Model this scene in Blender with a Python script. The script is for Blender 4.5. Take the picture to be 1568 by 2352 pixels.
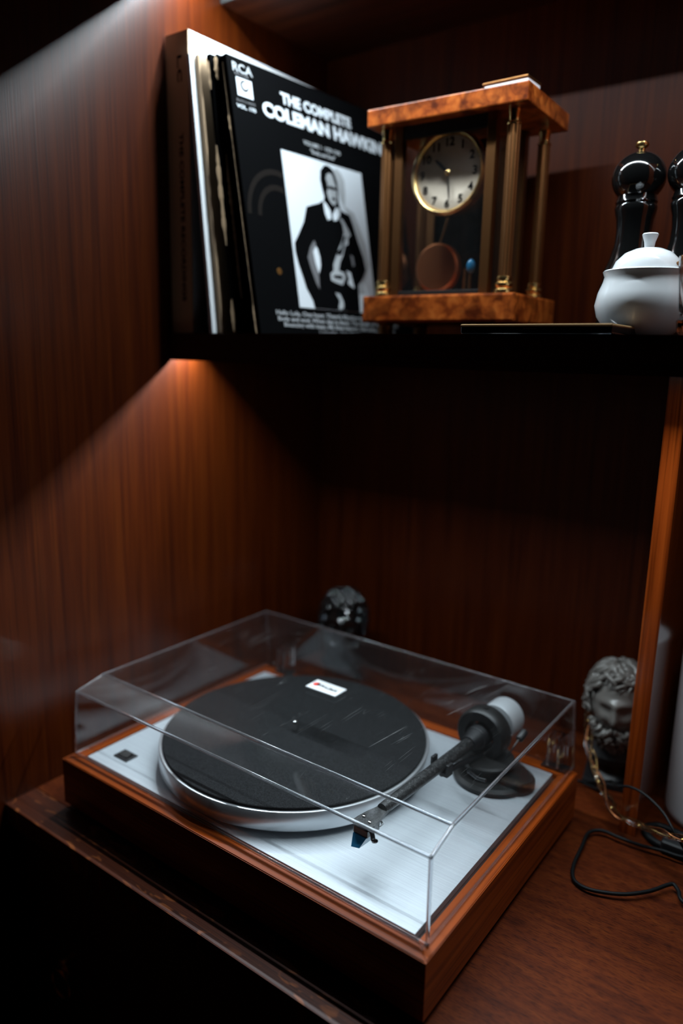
import bpy, bmesh, math, random
from mathutils import Vector, Matrix, noise
random.seed(7)
for o in list(bpy.data.objects): bpy.data.objects.remove(o)
SC = bpy.context.scene
COL = SC.collection
PI = math.pi
# ---------------------------------------------------------------- camera, world, exposure
cam = bpy.data.cameras.new('camera'); camo = bpy.data.objects.new('camera', cam); COL.objects.link(camo)
Rv, Uv, Fv = Vector((.8041, .594, .0224)), Vector((-.1412, .1542, .9779)), Vector((-.5774, .7895, -.2079))
m = Matrix.Identity(4)
for i in range(3): m[i][0] = Rv[i]; m[i][1] = Uv[i]; m[i][2] = -Fv[i]
m.translation = Vector((.6846, -.4243, .505))
camo.matrix_world = m
cam.sensor_fit = 'VERTICAL'; cam.sensor_height = 36; cam.sensor_width = 24
cam.lens = 1709.0 * 36 / 2352
cam.clip_start = .02; cam.clip_end = 50
cam.dof.use_dof = True; cam.dof.focus_distance = .665; cam.dof.aperture_fstop = 2.0
SC.camera = camo
w = bpy.data.worlds.new('world'); SC.world = w; w.use_nodes = True
w.node_tree.nodes['Background'].inputs[0].default_value = (.6, .8, 1, 1)
w.node_tree.nodes['Background'].inputs[1].default_value = .0006
SC.cycles.transparent_max_bounces = 32; SC.cycles.max_bounces = 10; SC.cycles.transmission_bounces = 10
SC.view_settings.view_transform = 'Standard'; SC.view_settings.look = 'None'
SC.view_settings.gamma = 1; SC.view_settings.exposure = 0; SC.view_settings.use_curve_mapping = False
LED_LOW, LED_HIGH, LED_END_BOOST = 370, 390, 3.8  # the end factor is an added boost that brightens the wall beside the strips
LED_COLOR = (.80, .93, 1.0, 1)
Z0 = .0611            # plinth top above the worktop (worktop top is z = 0)

# ---------------------------------------------------------------- materials
def nodes(name):
    mt = bpy.data.materials.new(name); mt.use_nodes = True
    nt = mt.node_tree; return mt, nt, nt.nodes['Principled BSDF']
def N(nt, t, **kw):
    n = nt.nodes.new(t)
    for k, v in kw.items(): setattr(n, k, v)
    return n
def plain(name, col, rough=.5, metal=0, spec=.5, coat=0, emit=None, est=0):
    mt, nt, b = nodes(name)
    b.inputs['Base Color'].default_value = (*col, 1); b.inputs['Roughness'].default_value = rough
    b.inputs['Metallic'].default_value = metal; b.inputs['Specular IOR Level'].default_value = spec
    b.inputs['Coat Weight'].default_value = coat
    if emit: b.inputs['Emission Color'].default_value = emit; b.inputs['Emission Strength'].default_value = est
    return mt
def ramp(nt, stops):
    r = N(nt, 'ShaderNodeValToRGB'); e = r.color_ramp.elements
    while len(e) < len(stops): e.new(.5)
    for el, (p, c) in zip(e, stops): el.position = p; el.color = (*c, 1) if len(c) == 3 else c
    return r
def wood(name, dark, mid, light, scale, rough=.35, coat=0, flake=None, bump=.05, spec=.5):
    mt, nt, b = nodes(name); L = nt.links.new
    tc = N(nt, 'ShaderNodeTexCoord'); mp = N(nt, 'ShaderNodeMapping'); mp.inputs['Scale'].default_value = scale
    L(tc.outputs['Object'], mp.inputs[0])
    n1 = N(nt, 'ShaderNodeTexNoise'); n1.inputs['Scale'].default_value = 1; n1.inputs['Detail'].default_value = 7; n1.inputs['Roughness'].default_value = .65; n1.inputs['Distortion'].default_value = .4
    L(mp.outputs[0], n1.inputs[0])
    r = ramp(nt, [(.3, dark), (.5, mid), (.72, light)]); L(n1.outputs[0], r.inputs[0])
    mp2 = N(nt, 'ShaderNodeMapping'); mp2.inputs['Scale'].default_value = [s * 7 if s > 8 else s * 2.5 for s in scale]
    L(tc.outputs['Object'], mp2.inputs[0])
    n2 = N(nt, 'ShaderNodeTexNoise'); n2.inputs['Scale'].default_value = 1; n2.inputs['Detail'].default_value = 3; L(mp2.outputs[0], n2.inputs[0])
    r2 = ramp(nt, [(.36, (.35, .3, .3)), (.52, (1, 1, 1))]); L(n2.outputs[0], r2.inputs[0])
    mx = N(nt, 'ShaderNodeMixRGB', blend_type='MULTIPLY'); mx.inputs[0].default_value = .75
    L(r.outputs[0], mx.inputs[1]); L(r2.outputs[0], mx.inputs[2])
    out = mx.outputs[0]
    if flake:
        mp3 = N(nt, 'ShaderNodeMapping'); mp3.inputs['Scale'].default_value = flake[0]; L(tc.outputs['Object'], mp3.inputs[0])
        n3 = N(nt, 'ShaderNodeTexNoise'); n3.inputs['Scale'].default_value = 1; n3.inputs['Detail'].default_value = 2; n3.inputs['Distortion'].default_value = 1.2; L(mp3.outputs[0], n3.inputs[0])
        r3 = ramp(nt, [(.58, (0, 0, 0)), (.66, (1, 1, 1))]); L(n3.outputs[0], r3.inputs[0])
        m3 = N(nt, 'ShaderNodeMixRGB'); L(r3.outputs[0], m3.inputs[0]); L(out, m3.inputs[1]); m3.inputs[2].default_value = (*flake[1], 1)
        out = m3.outputs[0]
    L(out, b.inputs['Base Color'])
    b.inputs['Specular IOR Level'].default_value = spec; b.inputs['Roughness'].default_value = rough; b.inputs['Coat Weight'].default_value = coat; b.inputs['Coat Roughness'].default_value = .12
    bp = N(nt, 'ShaderNodeBump'); bp.inputs['Strength'].default_value = bump; bp.inputs['Distance'].default_value = .002
    L(n2.outputs[0], bp.inputs['Height']); L(bp.outputs[0], b.inputs['Normal'])
    return mt
M = {}
M['wall'] = wood('wall_wood', (.027, .0036, .0003), (.046, .0072, .0005), (.060, .0108, .0008), (105, 105, 2.6), .29, spec=.4)
M['wallback'] = wood('back_wall_wood', (.027, .0036, .0003), (.046, .0072, .0005), (.060, .0108, .0008), (105, 105, 2.6), .42, spec=.12)
M['wallx'] = wood('shelf_wood', (.016, .003, .001), (.032, .006, .0015), (.045, .010, .0025), (1.3, 34, 34), .45, spec=.12)
M['top'] = wood('worktop_wood', (.036, .0058, .0014), (.070, .0120, .0022), (.100, .020, .0035), (18, 110, 40), .5, spec=.08)
M['lipping'] = wood('lipping_wood', (.030, .0055, .0018), (.055, .0105, .0028), (.075, .016, .004), (3, 90, 40), .4, flake=((26, 70, 9), (.16, .042, .010)), spec=.25)
M['post'] = wood('divider_wood', (.10, .015, .002), (.20, .033, .004), (.27, .050, .006), (60, 60, 2.0), .16, coat=.7)
M['plinth'] = wood('plinth_wood', (.17, .024, .002), (.25, .042, .003), (.31, .058, .005), (2.0, 45, 45), .32, coat=.06, bump=.02, spec=.3)
M['plinthy'] = wood('plinth_wood_side', (.17, .024, .002), (.25, .042, .003), (.31, .058, .005), (45, 2.0, 45), .32, coat=.06, bump=.02, spec=.3)
M['black'] = plain('black_satin', (.006, .006, .007), .45)
M['blackgloss'] = plain('black_gloss', (.004, .004, .004), .10, coat=.6)
M['blackmetal'] = plain('black_anodised', (.009, .0085, .008), .45, .1)
M['rubber'] = plain('black_rubber', (.004, .0045, .005), .5, spec=.14)
M['channel'] = plain('dark_channel', (.01, .01, .01), .7)
M['chrome'] = plain('chrome', (.75, .74, .72), .16, 1)
M['silver'] = plain('turned_aluminium', (.78, .80, .82), .32, .85)
M['weight'] = plain('brushed_weight', (.62, .64, .66), .4, .45)
M['rim'] = plain('gilt_rim', (.55, .33, .15), .4, .35)
M['gold'] = plain('polished_brass', (.72, .47, .18), .25, 1)
M['brass'] = plain('old_brass', (.22, .095, .035), .42, 1)
M['copper'] = plain('copper', (.62, .22, .09), .4, 1)
M['ceramic'] = plain('white_porcelain', (.80, .82, .84), .12, coat=.5)
M['white'] = plain('white_plastic', (.84, .83, .85), .35)
M['paper'] = plain('white_card', (.80, .83, .86), .6)
M['cream'] = plain('cream_paper', (.55, .37, .22), .7)
M['ink'] = plain('black_print', (.0025, .0026, .003), .75, spec=.02)
M['inkwhite'] = plain('white_print', (.72, .77, .82), .4)
M['inkgrey'] = plain('grey_print', (.16, .16, .17), .4)
M['inkmid'] = plain('light_grey_print', (.42, .44, .46), .4)
M['inkfaint'] = plain('faint_print', (.010, .008, .007), .75, spec=.05)
M['badge'] = plain('white_badge', (.46, .47, .48), .5, spec=.2)
M['red'] = plain('red_print', (.5, .03, .02), .4)
M['blue'] = plain('blue_resin', (.02, .16, .32), .15, coat=.4)
M['bluegrey'] = plain('pale_blue_resin', (.22, .40, .55), .2, coat=.4)
M['stone'] = plain('patinated_grey_plaster', (.12, .11, .10), .28, .0, coat=.15)
M['led'] = plain('led_diffuser', (.1, .1, .1), .5, emit=LED_COLOR, est=LED_LOW)
M['led_end'] = plain('led_diffuser_end', (.1, .1, .1), .5, emit=LED_COLOR, est=LED_LOW * LED_END_BOOST)
M['led2_end'] = plain('led_diffuser_high_end', (.1, .1, .1), .5, emit=LED_COLOR, est=LED_HIGH * LED_END_BOOST)
M['led2'] = plain('led_diffuser_high', (.1, .1, .1), .5, emit=LED_COLOR, est=LED_HIGH)

def brushed():
    mt, nt, b = nodes('brushed_aluminium'); L = nt.links.new
    tc = N(nt, 'ShaderNodeTexCoord'); mp = N(nt, 'ShaderNodeMapping'); mp.inputs['Scale'].default_value = (14, 1500, 10)
    n = N(nt, 'ShaderNodeTexNoise'); n.inputs['Scale'].default_value = 1; n.inputs['Detail'].default_value = 3
    L(tc.outputs['Object'], mp.inputs[0]); L(mp.outputs[0], n.inputs[0])
    r = ramp(nt, [(.3, (.38, .405, .43)), (.7, (.46, .49, .515))]); L(n.outputs[0], r.inputs[0]); L(r.outputs[0], b.inputs['Base Color'])
    b.inputs['Metallic'].default_value = .35; b.inputs['Roughness'].default_value = .52
    bp = N(nt, 'ShaderNodeBump'); bp.inputs['Strength'].default_value = .12; bp.inputs['Distance'].default_value = .0004
    L(n.outputs[0], bp.inputs['Height']); L(bp.outputs[0], b.inputs['Normal'])
    return mt
M['plate'] = brushed()
def felt():
    mt, nt, b = nodes('black_felt'); L = nt.links.new
    tc = N(nt, 'ShaderNodeTexCoord'); n = N(nt, 'ShaderNodeTexNoise'); n.inputs['Scale'].default_value = 900; L(tc.outputs['Object'], n.inputs[0])
    r = ramp(nt, [(.35, (.004, .0042, .0045)), (.7, (.018, .019, .020))]); L(n.outputs[0], r.inputs[0]); L(r.outputs[0], b.inputs['Base Color'])
    b.inputs['Roughness'].default_value = .95; b.inputs['Specular IOR Level'].default_value = .15
    bp = N(nt, 'ShaderNodeBump'); bp.inputs['Strength'].default_value = .4; bp.inputs['Distance'].default_value = .0008
    L(n.outputs[0], bp.inputs['Height']); L(bp.outputs[0], b.inputs['Normal'])
    return mt
M['felt'] = felt()
def carbon():
    mt, nt, b = nodes('carbon_weave'); L = nt.links.new
    tc = N(nt, 'ShaderNodeTexCoord'); n = N(nt, 'ShaderNodeTexNoise'); n.inputs['Scale'].default_value = 260; n.inputs['Distortion'].default_value = 2.5; L(tc.outputs['Object'], n.inputs[0])
    r = ramp(nt, [(.45, (.006, .006, .006)), (.72, (.055, .055, .055))]); L(n.outputs[0], r.inputs[0]); L(r.outputs[0], b.inputs['Base Color'])
    b.inputs['Roughness'].default_value = .35
    return mt
M['carbon'] = carbon()
def marble():
    mt, nt, b = nodes('orange_marble'); L = nt.links.new
    tc = N(nt, 'ShaderNodeTexCoord')
    n0 = N(nt, 'ShaderNodeTexNoise'); n0.inputs['Scale'].default_value = 60; n0.inputs['Detail'].default_value = 4; L(tc.outputs['Object'], n0.inputs[0])
    ad = N(nt, 'ShaderNodeMixRGB'); ad.inputs[0].default_value = .035; L(tc.outputs['Object'], ad.inputs[1]); L(n0.outputs[1], ad.inputs[2])
    v = N(nt, 'ShaderNodeTexVoronoi'); v.inputs['Scale'].default_value = 75; L(ad.outputs[0], v.inputs[0])
    r = ramp(nt, [(.0, (.50, .13, .022)), (.45, (.38, .080, .011)), (.8, (.17, .028, .004))]); L(v.outputs[0], r.inputs[0])
    n = N(nt, 'ShaderNodeTexNoise'); n.inputs['Scale'].default_value = 38; n.inputs['Detail'].default_value = 6; n.inputs['Distortion'].default_value = 1.0; L(tc.outputs['Object'], n.inputs[0])
    r2 = ramp(nt, [(.38, (.28, .22, .2)), (.52, (1, 1, 1))]); L(n.outputs[0], r2.inputs[0])
    mx = N(nt, 'ShaderNodeMixRGB', blend_type='MULTIPLY'); mx.inputs[0].default_value = .8; L(r.outputs[0], mx.inputs[1]); L(r2.outputs[0], mx.inputs[2])
    L(mx.outputs[0], b.inputs['Base Color']); b.inputs['Roughness'].default_value = .3
    return mt
M['marble'] = marble()
def acrylic(name, scratch=.10, dust=.0018, ior=1.49):
    mt = bpy.data.materials.new(name); mt.use_nodes = True; nt = mt.node_tree; L = nt.links.new
    nt.nodes.clear(); out = N(nt, 'ShaderNodeOutputMaterial')
    tr = N(nt, 'ShaderNodeBsdfTransparent'); tr.inputs[0].default_value = (.965, .97, .975, 1)
    gl = N(nt, 'ShaderNodeBsdfGlossy'); gl.inputs['Roughness'].default_value = .03
    fr = N(nt, 'ShaderNodeFresnel'); ge = N(nt, 'ShaderNodeNewGeometry')
    io = N(nt, 'ShaderNodeMix'); io.inputs[2].default_value = ior; io.inputs[3].default_value = 1 / ior      # thin sheet: same Fresnel on both faces
    L(ge.outputs['Backfacing'], io.inputs[0]); L(io.outputs[0], fr.inputs[0])
    mx = N(nt, 'ShaderNodeMixShader'); L(fr.outputs[0], mx.inputs[0]); L(tr.outputs[0], mx.inputs[1]); L(gl.outputs[0], mx.inputs[2])
    df = N(nt, 'ShaderNodeBsdfDiffuse'); df.inputs[0].default_value = (.8, .8, .8, 1)
    tc = N(nt, 'ShaderNodeTexCoord')
    tot = None
    if scratch:
        for sc, rot, wd in ((22, .4, 90), (34, 1.3, 110), (48, 2.2, 120), (15, 2.9, 110)):
            mp = N(nt, 'ShaderNodeMapping'); mp.inputs['Rotation'].default_value = (0, 0, rot); mp.inputs['Scale'].default_value = (1.6, .06, 1); L(tc.outputs['Object'], mp.inputs[0])
            n = N(nt, 'ShaderNodeTexNoise'); n.inputs['Scale'].default_value = sc; n.inputs['Detail'].default_value = 0; L(mp.outputs[0], n.inputs[0])
            a = N(nt, 'ShaderNodeMath', operation='SUBTRACT'); L(n.outputs[0], a.inputs[0]); a.inputs[1].default_value = .5
            a2 = N(nt, 'ShaderNodeMath', operation='ABSOLUTE'); L(a.outputs[0], a2.inputs[0])
            a3 = N(nt, 'ShaderNodeMath', operation='MULTIPLY'); L(a2.outputs[0], a3.inputs[0]); a3.inputs[1].default_value = wd * 6
            a4 = N(nt, 'ShaderNodeMath', operation='SUBTRACT', use_clamp=True); a4.inputs[0].default_value = 1; L(a3.outputs[0], a4.inputs[1])
            k = N(nt, 'ShaderNodeTexNoise'); k.inputs['Scale'].default_value = 10 + sc * .5; L(tc.outputs['Object'], k.inputs[0])
            kr = ramp(nt, [(.57, (0, 0, 0)), (.70, (1, 1, 1))]); L(k.outputs[0], kr.inputs[0])
            a5 = N(nt, 'ShaderNodeMath', operation='MULTIPLY'); L(a4.outputs[0], a5.inputs[0]); L(kr.outputs[0], a5.inputs[1])
            if tot is None: tot = a5.outputs[0]
            else:
                s = N(nt, 'ShaderNodeMath', operation='MAXIMUM'); L(tot, s.inputs[0]); L(a5.outputs[0], s.inputs[1]); tot = s.outputs[0]
        q = N(nt, 'ShaderNodeMath', operation='MULTIPLY'); L(tot, q.inputs[0]); q.inputs[1].default_value = scratch; tot = q.outputs[0]
    d = N(nt, 'ShaderNodeTexNoise'); d.inputs['Scale'].default_value = 60; d.inputs['Detail'].default_value = 8; d.inputs['Roughness'].default_value = .8; L(tc.outputs['Object'], d.inputs[0])
    dr = ramp(nt, [(.3, (.5, .5, .5)), (.75, (1.0, 1.0, 1.0))]); L(d.outputs[0], dr.inputs[0])
    dm = N(nt, 'ShaderNodeMath', operation='MULTIPLY'); L(dr.outputs[0], dm.inputs[0]); dm.inputs[1].default_value = dust
    f = dm.outputs[0]
    if tot is not None:
        s = N(nt, 'ShaderNodeMath', operation='ADD', use_clamp=True); L(f, s.inputs[0]); L(tot, s.inputs[1]); f = s.outputs[0]
    m2 = N(nt, 'ShaderNodeMixShader'); L(f, m2.inputs[0]); L(mx.outputs[0], m2.inputs[1]); L(df.outputs[0], m2.inputs[2])
    L(m2.outputs[0], out.inputs[0]); return mt
M['acrylic'] = acrylic('scratched_acrylic')
M['pane'] = acrylic('clock_glass', 0, .004)
def glass(name, rough=0, col=(1, 1, 1), ior=1.49):
    mt, nt, b = nodes(name); b.inputs['Base Color'].default_value = (*col, 1); b.inputs['Transmission Weight'].default_value = 1
    b.inputs['Roughness'].default_value = rough; b.inputs['IOR'].default_value = ior; return mt
M['glass'] = glass('acrylic_edge', .02)
M['edge'] = glass('polished_acrylic_edge', .12, (.86, .88, .92)); M['edge'].node_tree.nodes['Principled BSDF'].inputs['Transmission Weight'].default_value = .97
M['crystal'] = glass('crystal', 0, ior=1.52)

# ---------------------------------------------------------------- mesh helpers
def obj(name, bm, mat, parent=None, smooth=False, loc=None):
    me = bpy.data.meshes.new(name); bm.normal_update(); bm.to_mesh(me); bm.free()
    o = bpy.data.objects.new(name, me); COL.objects.link(o)
    for mm in (mat if isinstance(mat, (list, tuple)) else [mat]): me.materials.append(M[mm])
    if smooth is not False:
        ang = math.radians(40) if smooth is True else smooth
        for p in me.polygons: p.use_smooth = True
        for e in _sharp(me, ang): pass
    if parent is not None: o.parent = parent
    if loc is not None: o.location = loc
    return o
def _sharp(me, ang):
    b = bmesh.new(); b.from_mesh(me)
    for e in b.edges:
        e.smooth = not (len(e.link_faces) == 2 and e.calc_face_angle(0) > ang)
    b.to_mesh(me); b.free(); return ()
def thing(name, label, cat, loc=(0, 0, 0), rotz=0, group=None):
    o = bpy.data.objects.new(name, None); COL.objects.link(o); o.location = loc; o.rotation_euler = (0, 0, rotz)
    o.empty_display_size = .02
    return tag(o, label, cat, group)
def tag(o, label, cat, group=None):
    o['label'] = label; o['category'] = cat
    if group: o['group'] = group
    return o
def bm_box(x0, x1, y0, y1, z0, z1, bev=0, bm=None, seg=2, mat=0):
    t = bmesh.new(); r = bmesh.ops.create_cube(t, size=1)
    for v in t.verts: v.co = Vector((x0 + (v.co.x + .5) * (x1 - x0), y0 + (v.co.y + .5) * (y1 - y0), z0 + (v.co.z + .5) * (z1 - z0)))
    if bev: bmesh.ops.bevel(t, geom=t.edges[:], offset=bev, segments=seg, affect='EDGES', profile=.6)
    for f in t.faces: f.material_index = mat
    return join(bm, t)
def join(bm, t):
    if bm is None: return t
    me = bpy.data.meshes.new('tmp'); t.to_mesh(me); t.free(); bm.from_mesh(me); bpy.data.meshes.remove(me); return bm
def xf(bm, mat): bmesh.ops.transform(bm, matrix=mat, verts=bm.verts[:]); return bm
def bm_lathe(prof, seg=48, bm=None, mat=0, cap=True):
    t = bmesh.new(); rings = []
    for r, z in prof:
        if r < 1e-6: rings.append([t.verts.new((0, 0, z))])
        else: rings.append([t.verts.new((r * math.cos(2 * PI * i / seg), r * math.sin(2 * PI * i / seg), z)) for i in range(seg)])
    for a, b in zip(rings, rings[1:]):
        for i in range(seg):
            j = (i + 1) % seg
            if len(a) == 1 and len(b) == 1: continue
            if len(a) == 1: t.faces.new((a[0], b[j], b[i]))
            elif len(b) == 1: t.faces.new((a[i], a[j], b[0]))
            else: t.faces.new((a[i], a[j], b[j], b[i]))
    if cap:
        if len(rings[0]) > 1: t.faces.new(list(reversed(rings[0])))
        if len(rings[-1]) > 1: t.faces.new(rings[-1])
    bmesh.ops.recalc_face_normals(t, faces=t.faces[:])
    for f in t.faces: f.material_index = mat
    return join(bm, t)
def catmull(pts, n=8):
    P = [Vector(p) for p in pts]; P = [P[0] * 2 - P[1]] + P + [P[-1] * 2 - P[-2]]; out = []
    for i in range(1, len(P) - 2):
        for k in range(n):
            t = k / n; a, b, c, d = P[i - 1:i + 3]
            out.append(.5 * ((2 * b) + (c - a) * t + (2 * a - 5 * b + 4 * c - d) * t * t + (3 * b - a - 3 * c + d) * t ** 3))
    out.append(P[-2]); return out
def bm_tube(pts, r, seg=8, bm=None, mat=0, smooth=0):
    t = bmesh.new(); P = catmull(pts, smooth) if smooth else [Vector(p) for p in pts]
    rings = []; up = Vector((0, 0, 1)); n = len(P)
    for i, p in enumerate(P):
        d = (P[min(i + 1, n - 1)] - P[max(i - 1, 0)]).normalized()
        if i == 0:
            a = d.cross(up); a = a if a.length > .05 else d.cross(Vector((1, 0, 0)))
        else: a = a - d * a.dot(d)
        a = a.normalized(); b = d.cross(a); rr = r(i / (n - 1)) if callable(r) else r
        rings.append([t.verts.new(p + (a * math.cos(2 * PI * k / seg) + b * math.sin(2 * PI * k / seg)) * rr) for k in range(seg)])
    for A, B in zip(rings, rings[1:]):
        for k in range(seg): t.faces.new((A[k], A[(k + 1) % seg], B[(k + 1) % seg], B[k]))
    t.faces.new(list(reversed(rings[0]))); t.faces.new(rings[-1])
    bmesh.ops.recalc_face_normals(t, faces=t.faces[:])
    for f in t.faces: f.material_index = mat
    return join(bm, t)
def bm_cyl(p0, p1, r, seg=24, bev=0, bm=None, mat=0, r1=None):
    p0, p1 = Vector(p0), Vector(p1); h = (p1 - p0).length; r1 = r if r1 is None else r1
    pr = [(r, 0), (r1, h)] if not bev else [(r - bev, 0), (r - bev * .3, bev * .3), (r, bev), (r1, h - bev), (r1 - bev * .3, h - bev * .3), (r1 - bev, h)]
    t = bm_lathe(pr, seg); q = Vector((0, 0, 1)).rotation_difference((p1 - p0).normalized())
    xf(t, Matrix.Translation(p0) @ q.to_matrix().to_4x4())
    for f in t.faces: f.material_index = mat
    return join(bm, t)
def bm_poly(pts, h0, h1, bm=None, mat=0):       # extruded polygon in the xy plane
    t = bmesh.new(); a = [t.verts.new((x, y, h0)) for x, y in pts]; b = [t.verts.new((x, y, h1)) for x, y in pts]; n = len(pts)
    t.faces.new(list(reversed(a))); t.faces.new(b)
    for i in range(n): t.faces.new((a[i], a[(i + 1) % n], b[(i + 1) % n], b[i]))
    bmesh.ops.recalc_face_normals(t, faces=t.faces[:])
    for f in t.faces: f.material_index = mat
    return join(bm, t)
def bm_extr_x(prof, x0, x1, bm=None):           # (y, z) outline extruded along x
    t = bm_poly(prof, 0, 1); 
    for v in t.verts: v.co = Vector((x0 + v.co.z * (x1 - x0), v.co.x, v.co.y))
    bmesh.ops.recalc_face_normals(t, faces=t.faces[:]); return join(bm, t)
def frame(o, u, v):                              # matrix with x=u, y=v, z=normal
    u, v = Vector(u).normalized(), Vector(v).normalized(); n = u.cross(v); mm = Matrix.Identity(4)
    for i in range(3): mm[i][0] = u[i]; mm[i][1] = v[i]; mm[i][2] = n[i]
    mm.translation = Vector(o); return mm
def text(name, body, size, mat, parent, mtx, bold=.0, align='LEFT', ext=.0001, sx=1, width=None):
    cu = bpy.data.curves.new(name, 'FONT'); cu.body = body; cu.size = size; cu.extrude = ext; cu.offset = bold; cu.align_x = align; cu.resolution_u = 3
    to = bpy.data.objects.new(name, cu); COL.objects.link(to)
    bpy.context.view_layer.update()
    me = bpy.data.meshes.new_from_object(to.evaluated_get(bpy.context.evaluated_depsgraph_get()))
    bpy.data.objects.remove(to); me.materials.clear(); me.materials.append(M[mat])
    if width:
        xs = [v.co.x for v in me.vertices]; sx = width / max(1e-6, max(xs) - min(xs))
    me.transform(mtx @ Matrix.Diagonal((sx, 1, 1, 1))); me.name = name
    o = bpy.data.objects.new(name, me); COL.objects.link(o); o.parent = parent
    return o

# ---------------------------------------------------------------- the setting
XW, YB = -.0603, .535
def structure(name, bm, mat):
    o = obj(name, bm, mat); o['kind'] = 'structure'; return o
structure('wall_left', bm_box(XW - .03, XW, -.75, YB + .02, -.86, 1.6), 'wall')
structure('wall_back', bm_box(XW, 1.25, YB, YB + .02, -.86, 1.6), 'wallback')
structure('floor', bm_box(-1.5, 2.5, -2.5, YB + .02, -.9, -.86), 'wallx')

YC = -.0374
wt = thing('worktop', 'dark brown wooden worktop with pale flecks along its front edge', 'worktop')
obj('top_board', bm_box(XW, 1.15, YC + .040, YB, -.026, 0), 'top', wt)
obj('front_lipping', bm_box(XW, 1.15, YC, YC + .040, -.026, 0, .0015), 'lipping', wt)
bc = thing('base_cabinet', 'dark wooden base cabinet under the worktop, in deep shadow', 'cabinet')
obj('carcass', bm_box(XW, 1.15, YC + .03, YB, -.86, -.026), 'wallx', bc)
for x0, x1 in ((XW + .002, .34), (.343, .745), (.748, 1.148)):
    d = obj('door', bm_box(x0, x1, YC + .010, YC + .030, -.855, -.030, .001), 'wall', bc)
    hx = x0 + .09
    hb = bm_cyl((hx, YC + .010, -.17), (hx, YC + .002, -.17), .012, bev=.001)
    t = bmesh.new(); bmesh.ops.create_cone(t, segments=8, radius1=.001, radius2=.001, depth=.001); t.free()
    ring = [(hx + .016 * math.cos(a * PI / 12), YC + .000, -.186 + .016 * math.sin(a * PI / 12)) for a in range(25)]
    bm_tube(ring, .0016, 6, hb)
    obj('ring_handle', hb, 'gold', d, True)

def shelf(name, label, zb, zt, rec, slope_f, slope_b, ledmat, x1, tilt, xe):
    """board with an open groove right behind its front lip; the LED profile sits in the groove"""
    lip, led = .222, .254
    back = led + rec / slope_b; zl = zb + rec
    t = thing(name, label, 'shelf', (0, 0, 0))
    prof = [(.216, zb), (.216, zt), (YB, zt), (YB, zb), (back + .003, zb), (back + .003, zl + .003), (lip - .002, zl + .003), (lip - .002, zb)]
    b = bm_extr_x(prof, XW, x1); 
    bmesh.ops.bevel(b, geom=[e for e in b.edges if all(abs(v.co.y - .216) < 1e-5 for v in e.verts) and abs(e.verts[0].co.x - e.verts[1].co.x) > .1], offset=.0012, segments=2, affect='EDGES')
    obj('board', b, 'wallx', t)
    pr = [(lip - .0015, zb), (lip - .0015, zl + .0025), (back + .0025, zl + .0025), (back + .0025, zb), (back, zb), (back, zl), (lip, zl), (lip, zb)]
    ch = obj('light_channel', bm_extr_x(pr, XW + .001, x1 - .001), 'channel', t)
    for sa, sb, em in ((XW + .002, XW + .040, ledmat + '_end'), (XW + .040, xe, ledmat)):  # stretch next to the wall made brighter than the rest for a hotter patch
        s = bm_box(sa, sb, -.0035, .0035, -.0006, .0006); s.normal_update()
        for f in s.faces: f.material_index = 0 if f.normal.z < -.9 else 1
        xf(s, Matrix.Translation((0, led, zl - .0008 - .0035 * math.sin(tilt))) @ Matrix.Rotation(-tilt, 4, 'X'))
        so = obj('led_strip', s, [em, 'channel'], ch); so['label'] = 'cool white LED strip recessed in the shelf'
    return t
ZS = .4644 + Z0
shelf('shelf', 'dark wooden shelf holding records and clock, light strip underneath', ZS - .0326, ZS, .0292, .61, .86, 'led', 1.15, math.radians(38), .655)
shelf('shelf', 'topmost shelf above the records, light strip underneath', .866 + Z0, .866 + Z0 + .045, .0310, .74, .52, 'led2', .66, math.radians(14), .650)
dv = tag(obj('divider_panel', bm_box(.507, .5244, .346, YB, 0, ZS - .0326, .0008), 'post'), 'glossy reddish upright wooden divider between worktop and shelf', 'divider')
structure('niche_panel_1', bm_box(.66, .68, .25, YB, ZS, .866 + Z0 + .052, .0008), 'post')  # unseen side panel closing the upper niche on the right
structure('wall_right', bm_box(1.15, 1.17, YC, YB, -.86, ZS, .0008), 'wall')

# ---------------------------------------------------------------- turntable
W, D = .462, .330
tt = thing('turntable', 'record player with orange-brown wooden plinth, silver top and clear dust cover', 'turntable', (0, 0, 0))
PZ = Z0
fw = .016
def mitre(x0, x1, y0, y1, z0, z1): return None
# wooden plinth: four boards mitred round a black tray
def frame_board(a, b, ai, bi, mat):
    t = bmesh.new()
    vs = [t.verts.new((*p, z)) for z in (.008, PZ) for p in (a, b, bi, ai)]
    for f in ((3, 2, 1, 0), (4, 5, 6, 7), (0, 1, 5, 4), (1, 2, 6, 5), (2, 3, 7, 6), (3, 0, 4, 7)): t.faces.new([vs[i] for i in f])
    bmesh.ops.recalc_face_normals(t, faces=t.faces[:])
    bmesh.ops.bevel(t, geom=[e for e in t.edges if (e.verts[0].co.z > .05 and e.verts[1].co.z > .05)], offset=.0008, segments=2, affect='EDGES')
    return obj('plinth_board', t, mat, tt)
O = [(0, 0), (W, 0), (W, D), (0, D)]; I = [(fw, fw), (W - fw, fw), (W - fw, D - .018), (fw, D - .018)]
for k in range(4): frame_board(O[k], O[(k + 1) % 4], I[k], I[(k + 1) % 4], 'plinth' if k % 2 == 0 else 'plinthy')
obj('inner_tray', bm_box(fw, W - fw, fw, D - .018, .010, PZ - .006), 'black', tt)
for x in (.05, W - .05):
    for y in (.05, D - .05):
        obj('foot', bm_lathe([(.018, 0), (.02, .001), (.02, .009), (.016, .0105)], 32), 'blackmetal', tt, True, (x, y, 0))
px0, px1, py0, py1 = .0193, .4411, .0188, .3095
obj('top_plate', bm_box(px0, px1, py0, py1, PZ - .006, PZ + .0008, .0004), 'plate', tt)
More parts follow.
